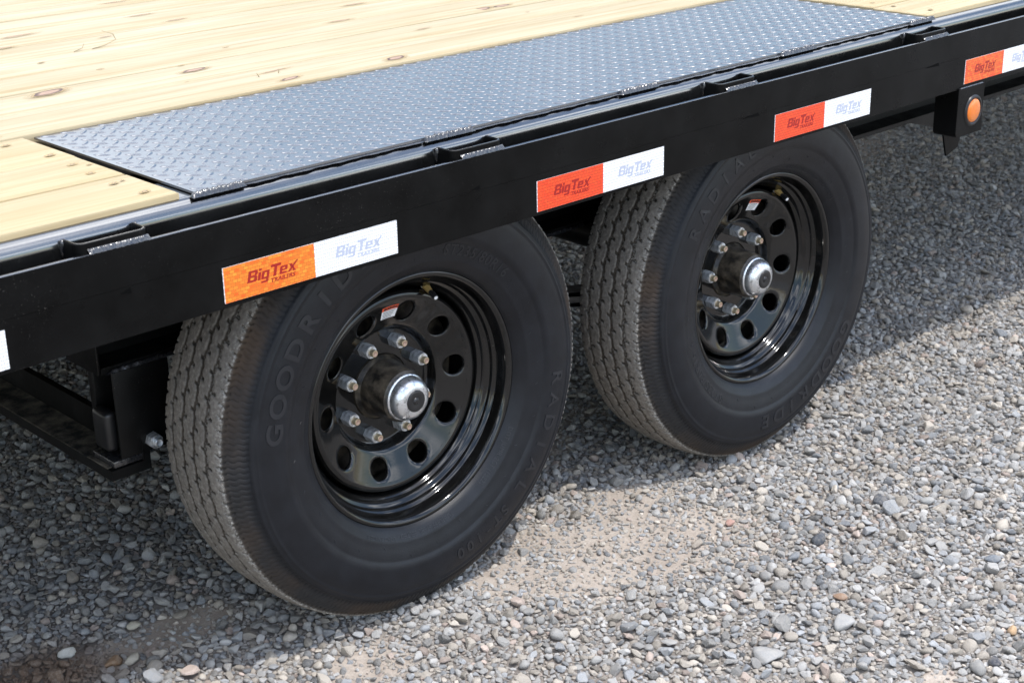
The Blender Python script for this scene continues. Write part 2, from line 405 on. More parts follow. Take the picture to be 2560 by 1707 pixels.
def bare(P):
    m_ = np.zeros(len(P))
    for cx, cy, a, b, t in patches:
        dx, dy = P[:, 0] - cx, P[:, 1] - cy; c, s = math.cos(t), math.sin(t)
        q = ((dx * c + dy * s) / a) ** 2 + ((-dx * s + dy * c) / b) ** 2
        wob = .35 * np.sin(23 * P[:, 0] + 9 * P[:, 1]) * np.sin(19 * P[:, 1] - 7 * P[:, 0] + cx * 9)
        m_ = np.maximum(m_, np.clip(1.35 - q - wob, 0, 1))
    return m_
g = fast_mesh('ground', V, grid_faces(len(gx), len(gy)), ground_mat()); tag(g, kind='structure')
ab = g.data.attributes.new('bare', 'FLOAT', 'POINT'); ab.data.foreach_set('value', bare(V[:, :2]).astype(np.float32))
special = []      # (x, y, radius) of the stones that are things of their own
SP = [  # x, y, length, colour, name, label, variant, flat, yaw
 (.680, -.234, .040, (.075, .082, .095), 'dark oval pebble with a pale vein lying right of the sand patch', 1, .55, -.1),
 (.894, -.222, .046, (.085, .09, .10), 'long dark slate-grey pebble leaning on pale stones, farthest right of the big ones', 3, .42, .0),
 (.650, -.323, .032, (.20, .205, .21), 'smooth grey egg-shaped pebble standing tilted among angular stones', 5, .75, 1.0),
 (.524, -.394, .027, (.30, .19, .125), 'reddish brown pebble in the middle of the sunlit gravel', 7, .65, -.5),
 (.593, -.246, .036, (.20, .21, .225), 'flat round blue-grey pebble left of the dark oval one', 9, .6, .1),
 (.618, -.074, .022, (.45, .27, .22), 'salmon pink round pebble at the right edge of the sand patch', 11, .8, .3),
 (.961, -.290, .034, (.36, .355, .34), 'pale rounded pebble right of the dark slate pebble', 13, .75, -.4),
 (.528, -.689, .024, (.06, .063, .075), 'blackish pebble near the lower right corner of the photo', 15, .7, .2),
 (.451, -.453, .046, (.36, .355, .345), 'long pale grey flat pebble below the reddish brown one', 17, .5, .15),
 (.633, -.660, .024, (.50, .33, .19), 'orange tan pebble at the right edge of the photo', 1, .6, .2),
 (.504, -.089, .030, (.34, .29, .24), 'rough tan rock casting a shadow on bare sand', 2, .7, .2),
 (.288, -.418, .058, (.33, .325, .315), 'largest flat grey rock at the lower middle of the gravel', 4, .4, .3),
 (.847, -.498, .034, (.17, .185, .205), 'blue-grey oval pebble near the right edge', 7, .6, -.3),
 (-.247, .449, .018, (.05, .06, .075), 'small black pebble in the shade left of the near tyre', 9, .7, .4),
 (-.399, .390, .026, (.52, .47, .37), 'cream coloured pebble in the shade left of the near tyre', 11, .75, .1),
 (-.326, .356, .034, (.27, .24, .20), 'tan flat pebble in the shade below the near tyre', 13, .5, .2),
 (-.400, .590, .036, (.24, .21, .18), 'upright tan oval pebble far left in the shade', 5, .7, 1.1),
 (-.528, .384, .034, (.50, .49, .45), 'white angular stone beside the brown soil at lower left', 14, .7, -.2),
 (-.481, .317, .040, (.26, .16, .09), 'rusty brown flat stone at the bottom left corner', 8, .4, .3),
 (-.458, .295, .036, (.42, .38, .31), 'large sandy beige stone right of the rusty brown one', 12, .5, .2),
]
for (x, y, ln, col, lab, vi, flat, yaw) in SP: special.append((x, y, ln * .45))

def scatter():
    cell = .034; G = {}
    out = []
    for x, y, r in special: G.setdefault((int(x // cell), int(y // cell)), []).append((x, y, r))
    classes = [(.0145, .0175, 30, 6.), (.0108, .0145, 330, 6.), (.0080, .0108, 2300, 6.), (.0058, .0080, 13000, 6.), (.0040, .0058, 42000, 5.), (.0022, .0038, 62000, 2.9)]
    for lo, hi, dens, far in classes:
        X0, X1, Y0, Y1 = -1.0, 6.2, -1.0, 3.2
        n = int(dens * (X1 - X0) * (Y1 - Y0)); P = np.c_[rng.uniform(X0, X1, n), rng.uniform(Y0, Y1, n)]
        P = P[in_view(P)]
        dist = np.hypot(P[:, 0] - CAM[0], P[:, 1] - CAM[1]); P = P[dist < far + 1.8]
        b = bare(P); keep = rng.random(len(P)) > b * (.985 if hi > .009 else (.93 if hi > .0062 else (.86 if hi > .004 else .9)))
        P = P[keep]; Rr = rng.uniform(lo, hi, len(P))
        tight = .74 if hi > .0085 else .70
        for (x, y), r in zip(P.tolist(), Rr.tolist()):
            ci, cj = int(x // cell), int(y // cell); bad = False
            for a in (ci - 1, ci, ci + 1):
                for b_ in (cj - 1, cj, cj + 1):
                    for (qx, qy, qr) in G.get((a, b_), ()):
                        s = (qr + r) * tight
                        if (qx - x) ** 2 + (qy - y) ** 2 < s * s: bad = True; break
                    if bad: break
                if bad: break
            if bad: continue
            G.setdefault((ci, cj), []).append((x, y, r)); out.append((x, y, r))
    return np.array(out)
ST = scatter(); NS = len(ST)
print('stones', NS)
def stone_mat(inst=True, col=None):
    m = NT('river_gravel' if inst else 'pebble'); v = m.coord('Object')
    if inst:
        at = m.n('ShaderNodeAttribute', attribute_type='INSTANCER', attribute_name='tone'); base = at.outputs['Color']
    else:
        rgb = m.n('ShaderNodeRGB'); rgb.outputs[0].default_value = (*col, 1); base = rgb.outputs[0]
    sc_ = 1. if inst else 45.
    v2 = m.n('ShaderNodeMapping'); v2.inputs['Scale'].default_value = (sc_, sc_, sc_); m.l(v, v2.inputs['Vector'])
    n1 = m.noise(v2.outputs[0], 2.6, 6, .65); n2 = m.noise(v2.outputs[0], 11, 4, .7)
    c = m.mix(m.ramp(n2, [(.32, .42), (.58, 0.)]), base, m.mix(1., base, (.62, .6, .58), 'MULTIPLY'))
    c = m.mix(m.ramp(n1, [(.42, 0.), (.7, .6)]), c, m.mix(.55, base, (.50, .45, .38)))
    m.col(c); m.set(Roughness=.8); m.b.inputs['Specular IOR Level'].default_value = .3
    m.bump(m.math('ADD', n1, n2), .45, .06 if inst else .0015); return m.m
VV, FF, gid = [], [], []; off = 0; SM = []
for k, (P, F) in enumerate(variants):
    VV.append(P); FF += [tuple(i + off for i in f) for f in F]; gid += [k] * len(P); SM += [k % 4 == 2] * len(F); off += len(P)
VV = np.concatenate(VV); nv_ = len(VV)
h = ground_h(ST[:, 0], ST[:, 1]); r = ST[:, 2]
stretch = rng.uniform(.85, 1.35, NS)
zs = h + r * rng.uniform(.10, .5, NS) + np.where(r > .0085, rng.uniform(0, .003, NS), 0)
PP = np.c_[ST[:, 0], ST[:, 1], zs]
me = bpy.data.meshes.new('gravel'); allv = np.concatenate([VV, PP])
me.from_pydata(allv.tolist(), [], FF); me.update()
def attr(name, typ, arr, key='value'):
    a = me.attributes.new(name, typ, 'POINT'); a.data.foreach_set(key, np.asarray(arr).ravel())
attr('is_variant', 'BOOLEAN', np.r_[np.ones(nv_, bool), np.zeros(NS, bool)])
attr('gid', 'INT', np.r_[np.array(gid, np.int32), np.zeros(NS, np.int32)])
attr('vid', 'INT', np.r_[np.zeros(nv_, np.int32), rng.integers(0, len(variants), NS).astype(np.int32)])
rot = np.c_[rng.normal(0, .28, NS), rng.normal(0, .28, NS), rng.uniform(0, 6.28, NS)]
attr('rot', 'FLOAT_VECTOR', np.r_[np.zeros((nv_, 3)), rot].astype(np.float32), 'vector')
scl = np.c_[r * stretch, r, r * rng.uniform(.8, 1.15, NS)]
attr('scl', 'FLOAT_VECTOR', np.r_[np.ones((nv_, 3)), scl].astype(np.float32), 'vector')
val = np.clip(rng.normal(.41, .09, NS), .15, .62); u_ = rng.random(NS)
tone = np.c_[val * 1.035, val, val * .95]
tone[u_ < .18] *= (.80, .84, .90); tone[(u_ > .5) & (u_ < .74)] *= (1.12, 1.03, .92)
pk = (u_ > .97); tone[pk] *= (1.18, .98, .88); dk = (u_ > .915) & (u_ < .94); tone[dk] *= (.5, .54, .6)
sm = r < .0048; tone[sm] = tone[sm] * .5 + np.array((.46, .40, .34)) * .5
soil_ = np.clip(1.3 - (((PP[:, 0] + .60) / .15) ** 2 + ((PP[:, 1] - .35) / .10) ** 2), 0, 1) * .95
tone = tone * (1 - soil_[:, None]) + np.array((.16, .10, .065)) * soil_[:, None]
a = me.attributes.new('tone', 'FLOAT_COLOR', 'POINT'); a.data.foreach_set('color', np.r_[np.ones((nv_, 4)), np.c_[tone, np.ones(NS)]].astype(np.float32).ravel())
me.polygons.foreach_set('use_smooth', SM); me.materials.append(stone_mat())
gr = bpy.data.objects.new('gravel', me); C.objects.link(gr)
tag(gr, 'loose grey river gravel and crushed stone around and under the trailer', 'gravel', kind='stuff')
ng = bpy.data.node_groups.new('gravel_scatter', 'GeometryNodeTree')
ng.interface.new_socket('Geometry', in_out='INPUT', socket_type='NodeSocketGeometry'); ng.interface.new_socket('Geometry', in_out='OUTPUT', socket_type='NodeSocketGeometry')
N = ng.nodes.new; gi = N('NodeGroupInput'); go = N('NodeGroupOutput')
def named(nm, t):
    n = N('GeometryNodeInputNamedAttribute'); n.data_type = t; n.inputs['Name'].default_value = nm; return n.outputs['Attribute']
sep = N('GeometryNodeSeparateGeometry'); sep.domain = 'POINT'; spl = N('GeometryNodeSplitToInstances'); spl.domain = 'POINT'
iop = N('GeometryNodeInstanceOnPoints'); iop.inputs['Pick Instance'].default_value = True
ge = ng.links.new
ge(gi.outputs[0], sep.inputs['Geometry']); ge(named('is_variant', 'BOOLEAN'), sep.inputs['Selection'])
ge(sep.outputs['Selection'], spl.inputs['Geometry']); ge(named('gid', 'INT'), spl.inputs['Group ID'])
ge(sep.outputs['Inverted'], iop.inputs['Points']); ge(spl.outputs['Instances'], iop.inputs['Instance'])
ge(named('vid', 'INT'), iop.inputs['Instance Index'])
etr = N('FunctionNodeEulerToRotation'); ge(named('rot', 'FLOAT_VECTOR'), etr.inputs[0]); ge(etr.outputs[0], iop.inputs['Rotation'])
ge(named('scl', 'FLOAT_VECTOR'), iop.inputs['Scale']); ge(iop.outputs['Instances'], go.inputs[0])
md = gr.modifiers.new('scatter', 'NODES'); md.node_group = ng

# the few stones the photograph lets you single out
for (x, y, ln, col, lab, vi, flat, yaw) in SP:
    P, F = stone_variant(500 + vi, vi % 2 == 0, 3); P = P * np.array([.5 * ln, .5 * ln * .9, .5 * ln * flat * 1.3])
    o = mesh('pebble', P, F, stone_mat(False, col), None, True)
    o.location = (x, y, float(ground_h(x, y)) + ln * flat * .22 + .003); o.rotation_euler = (.1, -.08, yaw)
    tag(o, lab, 'pebble', 'pebbles one can single out in the gravel')

# ------------------------------------------------------------------ trailer
T = bpy.data.objects.new('flatbed_trailer', None); C.objects.link(T); T.matrix_world = M
tag(T, 'black tandem-axle flatbed trailer with pine deck boards and steel tread plate over its wheels', 'trailer')
XA, XB = -2.6, 7.6      # length that is built
DZ = .829

# side channel (C profile, rounded corners), near and far side
ro = .022
def side_prof(y0, s, zt=.8195, zb=.6560):
    p = [(y0 + s * .105, zt)] + [(y0 + s * ro + s * dy, zt - ro + dz) for dy, dz in [(-ro * math.sin(R(a)), ro * math.cos(R(a))) for a in range(0, 91, 10)]]
    p += [(y0 + s * ro - s * ro * math.cos(R(a)), zb + ro - ro * math.sin(R(a))) for a in range(0, 91, 10)] + [(y0 + s * .105, zb)]
    q = [(y0 + s * .105, zb + .008), (y0 + s * .03, zb + .008), (y0 + s * .008, zb + .03), (y0 + s * .008, zt - .03), (y0 + s * .03, zt - .008), (y0 + s * .105, zt - .008)]
    return p + q
extrude_x('side_channel', side_prof(.045, 1), XA, XB, MT['paint'], T, sharp=50)
extrude_x('side_channel', side_prof(2.515, -1), XA, XB, MT['paint'], T, sharp=50)
# rub rail: flat bar made of an upper and lower rolled face
def rail(y0, s):
    b = .0006
    p = [(y0, .7410), (y0 - s * .0006, .7416), (y0 - s * .0006, .796 - b), (y0 + s * b, .796), (y0 + s * (.006 - b), .796), (y0 + s * .006, .796 - b), (y0 + s * .006, .6725 + b), (y0 + s * (.006 - b), .6725), (y0 + s * b, .6725), (y0, .6725 + b)]
    o = extrude_x('rub_rail', p, XA, XB, [MT['rail'], MT['paint']], T, sharp=30)
    for f in o.data.polygons:
        if f.center.z > .7953: f.material_index = 1  # glossier paint on the top faces, to strengthen their sky highlight
    return o
rail(0, 1); rail(2.56, -1)

# stake pockets
def pocket(x0, x1):
    w = .0042; yo = .0062; yi = .0455; r_ = .013
    def path(o, rr):
        p = [(x0 + o, yi)]
        p += [(x0 + o + rr - rr * math.cos(R(a)), yo + o + rr - rr * math.sin(R(a))) for a in range(0, 91, 15)]
        p += [(x1 - o - rr + rr * math.sin(R(a)), yo + o + rr - rr * math.cos(R(a))) for a in range(0, 91, 15)]
        return p + [(x1 - o, yi)]
    A, B = path(0, r_), path(w, r_ - w); n = len(A); zs_ = (.682, .8095)
    V = [(x, y, z) for z in zs_ for (x, y) in A + B]; F = []
    for j in range(n - 1):
        F += [(j, j + 1, 2 * n + j + 1, 2 * n + j), (n + j + 1, n + j, 3 * n + j, 3 * n + j + 1), (2 * n + j, 2 * n + j + 1, 3 * n + j + 1, 3 * n + j), (j + 1, j, n + j, n + j + 1)]
    F += [(0, 2 * n, 3 * n, n), (n - 1, 2 * n - 1, 4 * n - 1, 3 * n - 1)]
    o = mesh('stake_pocket', V, F, [MT['rail'], MT['paint']], T, False); fixn(o)
    bm = bmesh.new(); bm.from_mesh(o.data)
    top = [e for e in bm.edges if all(abs(v.co.z - .8095) < 1e-5 for v in e.verts) and len(e.link_faces) == 2 and any(abs(f.normal.z) < .5 for f in e.link_faces)]
    bmesh.ops.bevel(bm, geom=top, offset=.0013, segments=2, affect='EDGES')
    for f in bm.faces:
        if f.calc_center_median().z > .8088: f.material_index = 1  # glossier rim paint, to brighten the loop's highlight
    bm.to_mesh(o.data); bm.free()
    # weld between the pocket and the top of the rail, and at the channel
    lump('weld_bead', x0 + .014, x1 - .002, -.0002, .0066, .7958, .8016, o, 60, .0012, slope=True)
    for xx in (x0 - .001, x1 + .001):
        Vt, Ft = tube([(xx, .0435, .809), (xx + .001, .0425, .804), (xx, .0437, .797), (xx, .0445, .785)], [.002, .0032, .003, .0015], 8)
        mesh('weld_bead', Vt, Ft, MT['weld'], o, True)
    return o
def lump(name, x0, x1, ya, yb, za, zb, parent, n=60, amp=.001, slope=False):
    """a rippled strip of weld metal running along x"""
    V = []; mm = 9; r_ = np.random.default_rng(int(abs(x0) * 1e4) + 3); ph = r_.uniform(0, 6, 8)
    for i in range(n + 1):
        x = x0 + (x1 - x0) * i / n; e = min(1, min(i, n - i) / 3)
        rip = .5 * math.sin(x * 1500 + ph[0]) + .4 * math.sin(x * 700 + ph[1]) + .3 * math.sin(x * 260 + ph[2])
        for j in range(mm + 1):
            t = j / mm; a = math.pi * t
            bulge = math.sin(a) * e
            y = ya + (yb - ya) * t - .0009 * rip * bulge * (1 - t)
            z = za + (zb - za) * (t if slope else 0) + ((zb - za) * .45 if slope else (zb - za)) * bulge * (1 + .22 * rip) + amp * .35 * math.sin(x * 2300 + 5 * t) * bulge
            V.append((x, y - .0008 * rip * e * (1 - t), z))
    F = [tuple(int(q) for q in f) for f in grid_faces(n + 1, mm + 1)]
    o = mesh(name, V, F, MT['weld'], parent, True); fixn(o); return o
pk = -2.452
while pk < XB - .2:
    pocket(pk - .052, pk + .052); pk += .6305

# deck boards
def plank(x0, x1, y0, y1, mat, parent=T, top=DZ, jag=.0):
    c = .0038; g = .0013; y0 += g; y1 -= g
    p = [(y0, top - .038), (y0, top - c), (y0 + c * .3, top - c * .3), (y0 + c, top), (y1 - c, top), (y1 - c * .3, top - c * .3), (y1, top - c), (y1, top - .038)]
    n = len(p); L_ = x1 - x0; xs = [x0, x0 + .0025, *np.linspace(x0 + .02, x1 - .02, 28), x1 - .0025, x1]
    V = []; ph = random.uniform(0, 6); w1 = random.uniform(-.0006, .0009)
    for i, x in enumerate(xs):
        end = i in (0, len(xs) - 1)
        for (y, z) in p:
            V.append((x, y + .0009 * math.sin(x * 3.1 + ph) * (1 if y < (y0 + y1) / 2 else .4), z + (w1 + .0004 * math.sin(x * 5 + ph) if z > top - .02 else 0) - (.0022 if end and z > top - .001 else 0)))
    F = []
    for i in range(len(xs) - 1):
        for j in range(n):
            a = i * n + j; b = i * n + (j + 1) % n; F.append((a, b, b + n, a + n))
    F += [tuple(range(n))[::-1], tuple(range((len(xs) - 1) * n, len(xs) * n))]
    o = mesh('deck_board', V, F, mat, parent, True, 28); fixn(o); return o
short_y = [(.061, .199), (.199, .340), (.340, .509)]
boards = []
for k, (a, b) in enumerate(short_y):
    boards.append(plank(XA, -.4225 - (.003, .004, .001)[k], a, b, MT['wood2']))
    boards.append(plank(1.394 + (0, .002, .003)[k], XB, a, b, MT['wood2']))
ys = [.5115, .661, .7995, .937, 1.075, 1.213, 1.3735, 1.500, 1.623, 1.787, 1.926, 2.065, 2.204, 2.342, 2.499]
for a, b in zip(ys[:-1], ys[1:]): boards.append(plank(XA, XB, a, b, MT['wood']))
def board_at(x, y):
    for o in boards:
        bb = o.bound_box
        if bb[0][0] <= x <= bb[6][0] and bb[0][1] <= y <= bb[6][1]: return o
    return boards[-1]
_disc = None
def deck_mark(name, x, y, ln, wd, mat, yaw=0, dz=.0009):
    n = 20; V = [(0, 0, 0)] + [(math.cos(2 * math.pi * k / n), math.sin(2 * math.pi * k / n), 0) for k in range(n)]
    F = [(0, 1 + k, 1 + (k + 1) % n) for k in range(n)]
    b = board_at(x, y); o = mesh(name, V, F, mat, b); o.location = (x, y, DZ + dz + .0003)
    o.scale = (ln / 2, wd / 2, 1); o.rotation_euler = (0, 0, yaw); return o
for (x, y, ln, wd, yaw) in [(-.240, .767, .105, .052, .25), (.037, .739, .085, .034, .1), (-.014, 1.318, .16, .06, .1), (-.10, 1.214, .10, .045, .1), (.341, 1.541, .13, .05, .0), (.103, 1.168, .07, .024, .2),
        (.289, 1.342, .12, .04, 0), (.309, 1.229, .10, .04, .1), (.132, .622, .13, .03, .15), (.111, .5455, .07, .026, .2), (.535, .9486, .12, .045, 0), (.687, 1.094, .12, .05, 0), (.3545, .546, .075, .04, .2),
        (.589, .741, .075, .026, .1), (.833, .8245, .075, .04, .2), (.887, .822, .075, .03, 0), (.868, .721, .02, .016, 0), (1.9, .12, .05, .03, 0), (-.47, .53, .07, .04, .1), (1.3, .62, .06, .04, .1), (-.35, 1.0, .05, .03, 0), (.9, .6, .05, .02, 0)]:
    strong = (x, y) in ((-.240, .767), (.037, .739), (.111, .5455), (.3545, .546), (.887, .822), (.833, .8245))
    deck_mark('knot', x, y, ln * (1.15 if strong else .9), wd * (1.0 if strong else .5), MT['knot' if strong else 'knot2'], yaw)
for (x, y, ln, wd) in [(-.4675, .4747, .03, .02), (-.4498, .3711, .034, .022), (-.4547, .297, .032, .02), (-.4603, .2352, .026, .022), (-.4649, .1635, .03, .018), (-.4579, .0955, .034, .02), (-.4377, .2786, .018, .012), (-.449, .168, .016, .01),
        (1.441, .232, .03, .02), (1.437, .176, .028, .018), (1.448, .0915, .03, .02), (1.442, .44, .03, .02), (1.44, .37, .03, .02),
        (-.076, .878, .03, .018), (.045, .795, .028, .012), (-.12, 1.02, .03, .016), (.2, .88, .03, .012), (-.36, .72, .014, .008), (-.03, .66, .016, .008)]:
    deck_mark('screw_hole', x, y, ln * .85, wd * .75, MT['pit'], .3)
# slivers of wood lifting at the board edges
for (x, y, pts) in [(.02, 1.0765, [(0, 0, 0), (.03, .004, .002), (.06, .012, .008), (.055, .012, .02), (.03, .01, .03)]), (-.02, 1.076, [(0, 0, 0), (.02, .003, .004), (.026, .005, .012)]), (.083, .60, [(0, 0, 0), (-.003, .0, .005), (-.005, 0, .008)]), (.125, .60, [(0, 0, 0), (.001, .0, .005), (.0, 0, .009)])]:
    b = board_at(x, y); Vt, Ft = tube([(x + p[0], y + p[1], DZ + p[2]) for p in pts], [.0009] * (len(pts) - 1) + [.0004], 5)
    mesh('splinter', Vt, Ft, MT['wood'], b, True)

# tread plate with raised lugs
PX0, PX1, PY0, PY1, PZ = -.4035, 1.389, .0575, .5105, .8246
def tread_plate():
    V = [(x, y, z) for x in (PX0, PX1) for y in (PY0, PY1) for z in (PZ - .0034, PZ)]
    F = [(0, 1, 3, 2), (4, 6, 7, 5), (0, 4, 5, 1), (2, 3, 7, 6), (1, 5, 7, 3), (0, 2, 6, 4)]
    p = .0333; ln, wd, hh = .0138, .0042, .0013
    rings = [(1.0, 1.0, 0.), (.90, .80, .44), (.76, .52, .84), (.46, .2, 1.0)]
    nseg = 14
    def lug(cx, cy, ang):
        base = len(V); c, s = math.cos(ang), math.sin(ang)
        for (fx, fy, fz) in rings:
            for k in range(nseg):
                t = 2 * math.pi * k / nseg; lx = ln * fx * math.cos(t); q = abs(math.cos(t)); ly = wd * fy * math.sin(t) * (1 - .25 * q * q)
                V.append((cx + lx * c - ly * s, cy + lx * s + ly * c, PZ + hh * fz - (.0002 if fz == 0 else 0)))
        for k_ in range(len(rings) - 1):
            for k in range(nseg):
                a = base + k_ * nseg + k; b = base + k_ * nseg + (k + 1) % nseg; F.append((a, b, b + nseg, a + nseg))
        F.append(tuple(base + (len(rings) - 1) * nseg + k for k in range(nseg)))
    # anchor: lug row measured at (-.0838, .1996)
    ax, ay = -.0886, .2016
    for i in range(-14, 50):
        for j in range(-8, 14):
            x, y = ax + i * p + .0003 * j, ay + j * p * .985
            for (dx, dy, an) in ((0, 0, R(-47)), (-.0152, -.0158, R(43))):
                X, Y = x + dx, y + dy; e = .0085
                if PX0 + e * .6 < X < PX1 - e and PY0 + e * .5 < Y < PY1 - e: lug(X, Y, an)
    return mesh('tread_plate', V, F, MT['plate'], T, True, 35)
tp = tread_plate()
for (a, b) in [(-.412, -.325), (.002, .104), (.44, .535), (.883, .99), (1.313, 1.404)]:
    lump('weld_bead', a, b, .0485, .0605, .8192, .8268, tp, 70, .001)
# dark strip along the plate's free edge, painting in the gap's shadow
for k, (a, b) in enumerate([(-.325, .002), (.104, .44), (.535, .883), (.99, 1.313)]):
    r_ = np.random.default_rng(k); V = []; n = 90
    for i in range(n + 1):
        x = a + (b - a) * i / n; yy = .0515 + .0012 * math.sin(x * 90 + k) + .0007 * math.sin(x * 210) + .0002 * r_.normal()
        V += [(x, yy, .8197), (x, yy + .0018, .8206), (x, .0585, .8209)]
    F = [tuple(int(q) for q in f) for f in grid_faces(n + 1, 3)]
    o = mesh('gap_shade_strip', V, F, MT['weld'], tp, True); fixn(o)

# ------------------------------------------------------------------ reflective tapes
def flat_text(name, body, size, x, z, y, mat, parent, **kw):
    V, F = text_geo(body, size, **kw)
    return mesh(name, [(x + v[0], y, z + v[1]) for v in V], F, mat, parent)
def big_letters(ux=.00184, uz=.00163, shear=.22):
    G = dict(B=(8.6, [(0, 0, 2.6, 10), (2.6, 8.1, 6, 10), (2.6, 4.2, 6, 5.8), (2.6, 0, 6, 1.9)], [[(6, 5.2), (7.6, 5.2), (8.5, 6.2), (8.5, 9.1), (7.6, 10), (6, 10)], [(6, 0), (7.8, 0), (8.7, .9), (8.7, 4.1), (7.6, 5.0), (6, 5.0)]]),
             i=(2.5, [(0, 0, 2.5, 7), (0, 8.1, 2.5, 10)], []),
             g=(7., [(2.4, 5.3, 4.6, 7), (2.4, 0, 4.6, 1.7), (4.6, -2.2, 7, 7)], [[(0, .7), (.7, 0), (2.4, 0), (2.4, 7), (.7, 7), (0, 6.3)], [(.4, -3.1), (6.2, -3.1), (7, -2.3), (4.6, -2.2), (4.5, -1.5), (.4, -1.5)]]),
             T=(8.2, [(0, 8.2, 9.2, 10.6), (3.3, 0, 6., 8.2)], []),
             e=(7., [(2.4, 5.4, 4.7, 7), (2.4, 2.8, 4.7, 4.1), (2.4, 0, 6.7, 1.6)], [[(0, .7), (.7, 0), (2.4, 0), (2.4, 7), (.7, 7), (0, 6.3)], [(4.7, 2.8), (7, 2.8), (7, 6.3), (6.3, 7), (4.7, 7)]]),
             x=(7.5, [], [[(-.4, 0), (2.4, 0), (8.6, 9), (6.6, 9)], [(.2, 7), (3.1, 7), (3.9, 5.0), (2.55, 3.7)], [(4.1, 3.1), (4.9, 3.9), (7.6, 0), (4.8, 0)]]))
    V, F = [], []; x = 0
    for ch in 'BigTex':
        wd_, rects, polys = G[ch]
        for q in [[(a, b), (c, b), (c, d), (a, d)] for a, b, c, d in rects] + polys:
            o_ = len(V); V += [((x + px_ + shear * pz_) * ux, pz_ * uz) for px_, pz_ in q]; F.append(tuple(range(o_, o_ + len(q))))
        x += wd_ + .75
    return V, F
def tape(xl, z, redmat, inkmat, label=None, w=.1523, hgt=.0508):
    def quad(nm, x0, x1, z0, z1, y, th, mt, par):
        return box(nm, x0, x1, y, y + th, z0, z1, mt, par, 0)
    base = quad('reflective_tape', xl - .0012, xl + 2 * w, z, z + hgt, -.0010, .0007, MT['white'], T)
    if label: base['label'] = label
    quad('red_panel', xl, xl + w, z + .0002, z + hgt - .0002, -.0013, .00028, redmat, base)
    quad('white_panel', xl + w + .0002, xl + 2 * w - .0002, z + .0002, z + hgt - .0002, -.0013, .00028, MT['white'], base)
    for k, ink in ((0, inkmat), (1, MT['inkgrey'])):
        cx = xl + w * (k + .52)
        V, F = big_letters(); mesh('brand_lettering', [(xl + w * k + .0365 + v[0], -.00145, z + .0198 + v[1]) for v in V], F, ink, base)
        flat_text('brand_lettering', 'TRAILERS', .0082, xl + w * k + .0960, z + .0118, -.00145, ink, base, bold=.00028, shear=.22, xscale=1.22)
    return base
tape(-1.0295, .6785, MT['red'], MT['inkred'])
tape(-.4077, .6795, MT['orange'], MT['inkred'], 'red and white tape over the near wheel, coloured orange for flash glow')
tape(.1877, .6786, MT['red'], MT['inkred'], 'red and white tape between the two wheels')
tape(.8026, .6786, MT['red'], MT['inkred'], 'red and white tape over the rear wheel')
tape(1.4528, .6819, MT['reddot'], MT['inkred'], 'red tape with orange dots above the amber lamp')

# torn punch marks in the rail: raised black wedges, hole shade in their colour
for (x, z, ln) in [(-.563, .7335, .016), (.045, .744, .02), (.705, .7385, .05), (1.3, .739, .05)]:
    mesh('punched_tab', [(x, -.0008, z), (x + ln, -.0008, z - .002), (x + ln * .92, -.0008, z + .0052), (x, .0005, z), (x + ln, .0005, z - .002), (x + ln * .92, .0005, z + .0052)],
         [(0, 1, 2), (3, 5, 4), (0, 3, 4, 1), (1, 4, 5, 2), (2, 5, 3, 0)], MT['void'], T)

# ------------------------------------------------------------------ side marker lamp
def marker():
    x0, x1, z0, z1, yf, yb, r_ = 1.430, 1.5345, .5685, .676, -.0035, .052, .012
    A = [(x0, z1), (x1, z1), (x1, z0)] + [(x0 + r_ - r_ * math.sin(R(a)), z0 + r_ - r_ * math.cos(R(a))) for a in range(0, 91, 15)]
    bm = bmesh.new(); vs = [bm.verts.new((x, yf, z)) for x, z in A]; f = bm.faces.new(vs)
    ex = bmesh.ops.extrude_face_region(bm, geom=[f]); ev = [e for e in ex['geom'] if isinstance(e, bmesh.types.BMVert)]
    bmesh.ops.translate(bm, vec=(0, yb - yf, 0), verts=ev); bmesh.ops.recalc_face_normals(bm, faces=bm.faces[:])
    bmesh.ops.bevel(bm, geom=bm.edges[:], offset=.0012, segments=2, affect='EDGES')
    b = bm_obj('marker_lamp', bm, MT['rail'], T, True, 40); b['label'] = 'amber side marker lamp in a black bracket below the rail'
    cx, cz = 1.494, .6195
    g_ = lathe('grommet', [(yf + .001, .0345), (yf - .0015, .0335), (yf - .0035, .031), (yf - .0038, .0285), (yf - .002, .0262), (yf + .0005, .0255)], 48, MT['plug'], b, loc=(cx, 0, cz))
    l_ = lathe('lens', [(yf, .0257), (yf - .0022, .0252), (yf - .0042, .0225), (yf - .0055, .017), (yf - .0062, .009), (yf - .0064, 1e-5)], 48, MT['amber'], b, loc=(cx, 0, cz))
    V = [(1.455, .045, .59), (1.545, .045, .59), (1.528, .045, .525), (1.483, .045, .512)]
    V += [(x, y + .004, z) for x, y, z in V] 
    mesh('flap', V, [(0, 1, 2, 3), (7, 6, 5, 4), (0, 3, 7, 4), (1, 5, 6, 2), (3, 2, 6, 7), (0, 4, 5, 1)], MT['rail'], b)
    lump('weld_bead', x0 + .004, x1 - .004, -.0045, -.0005, .6745, .6765, b, 40, .0004)
marker()

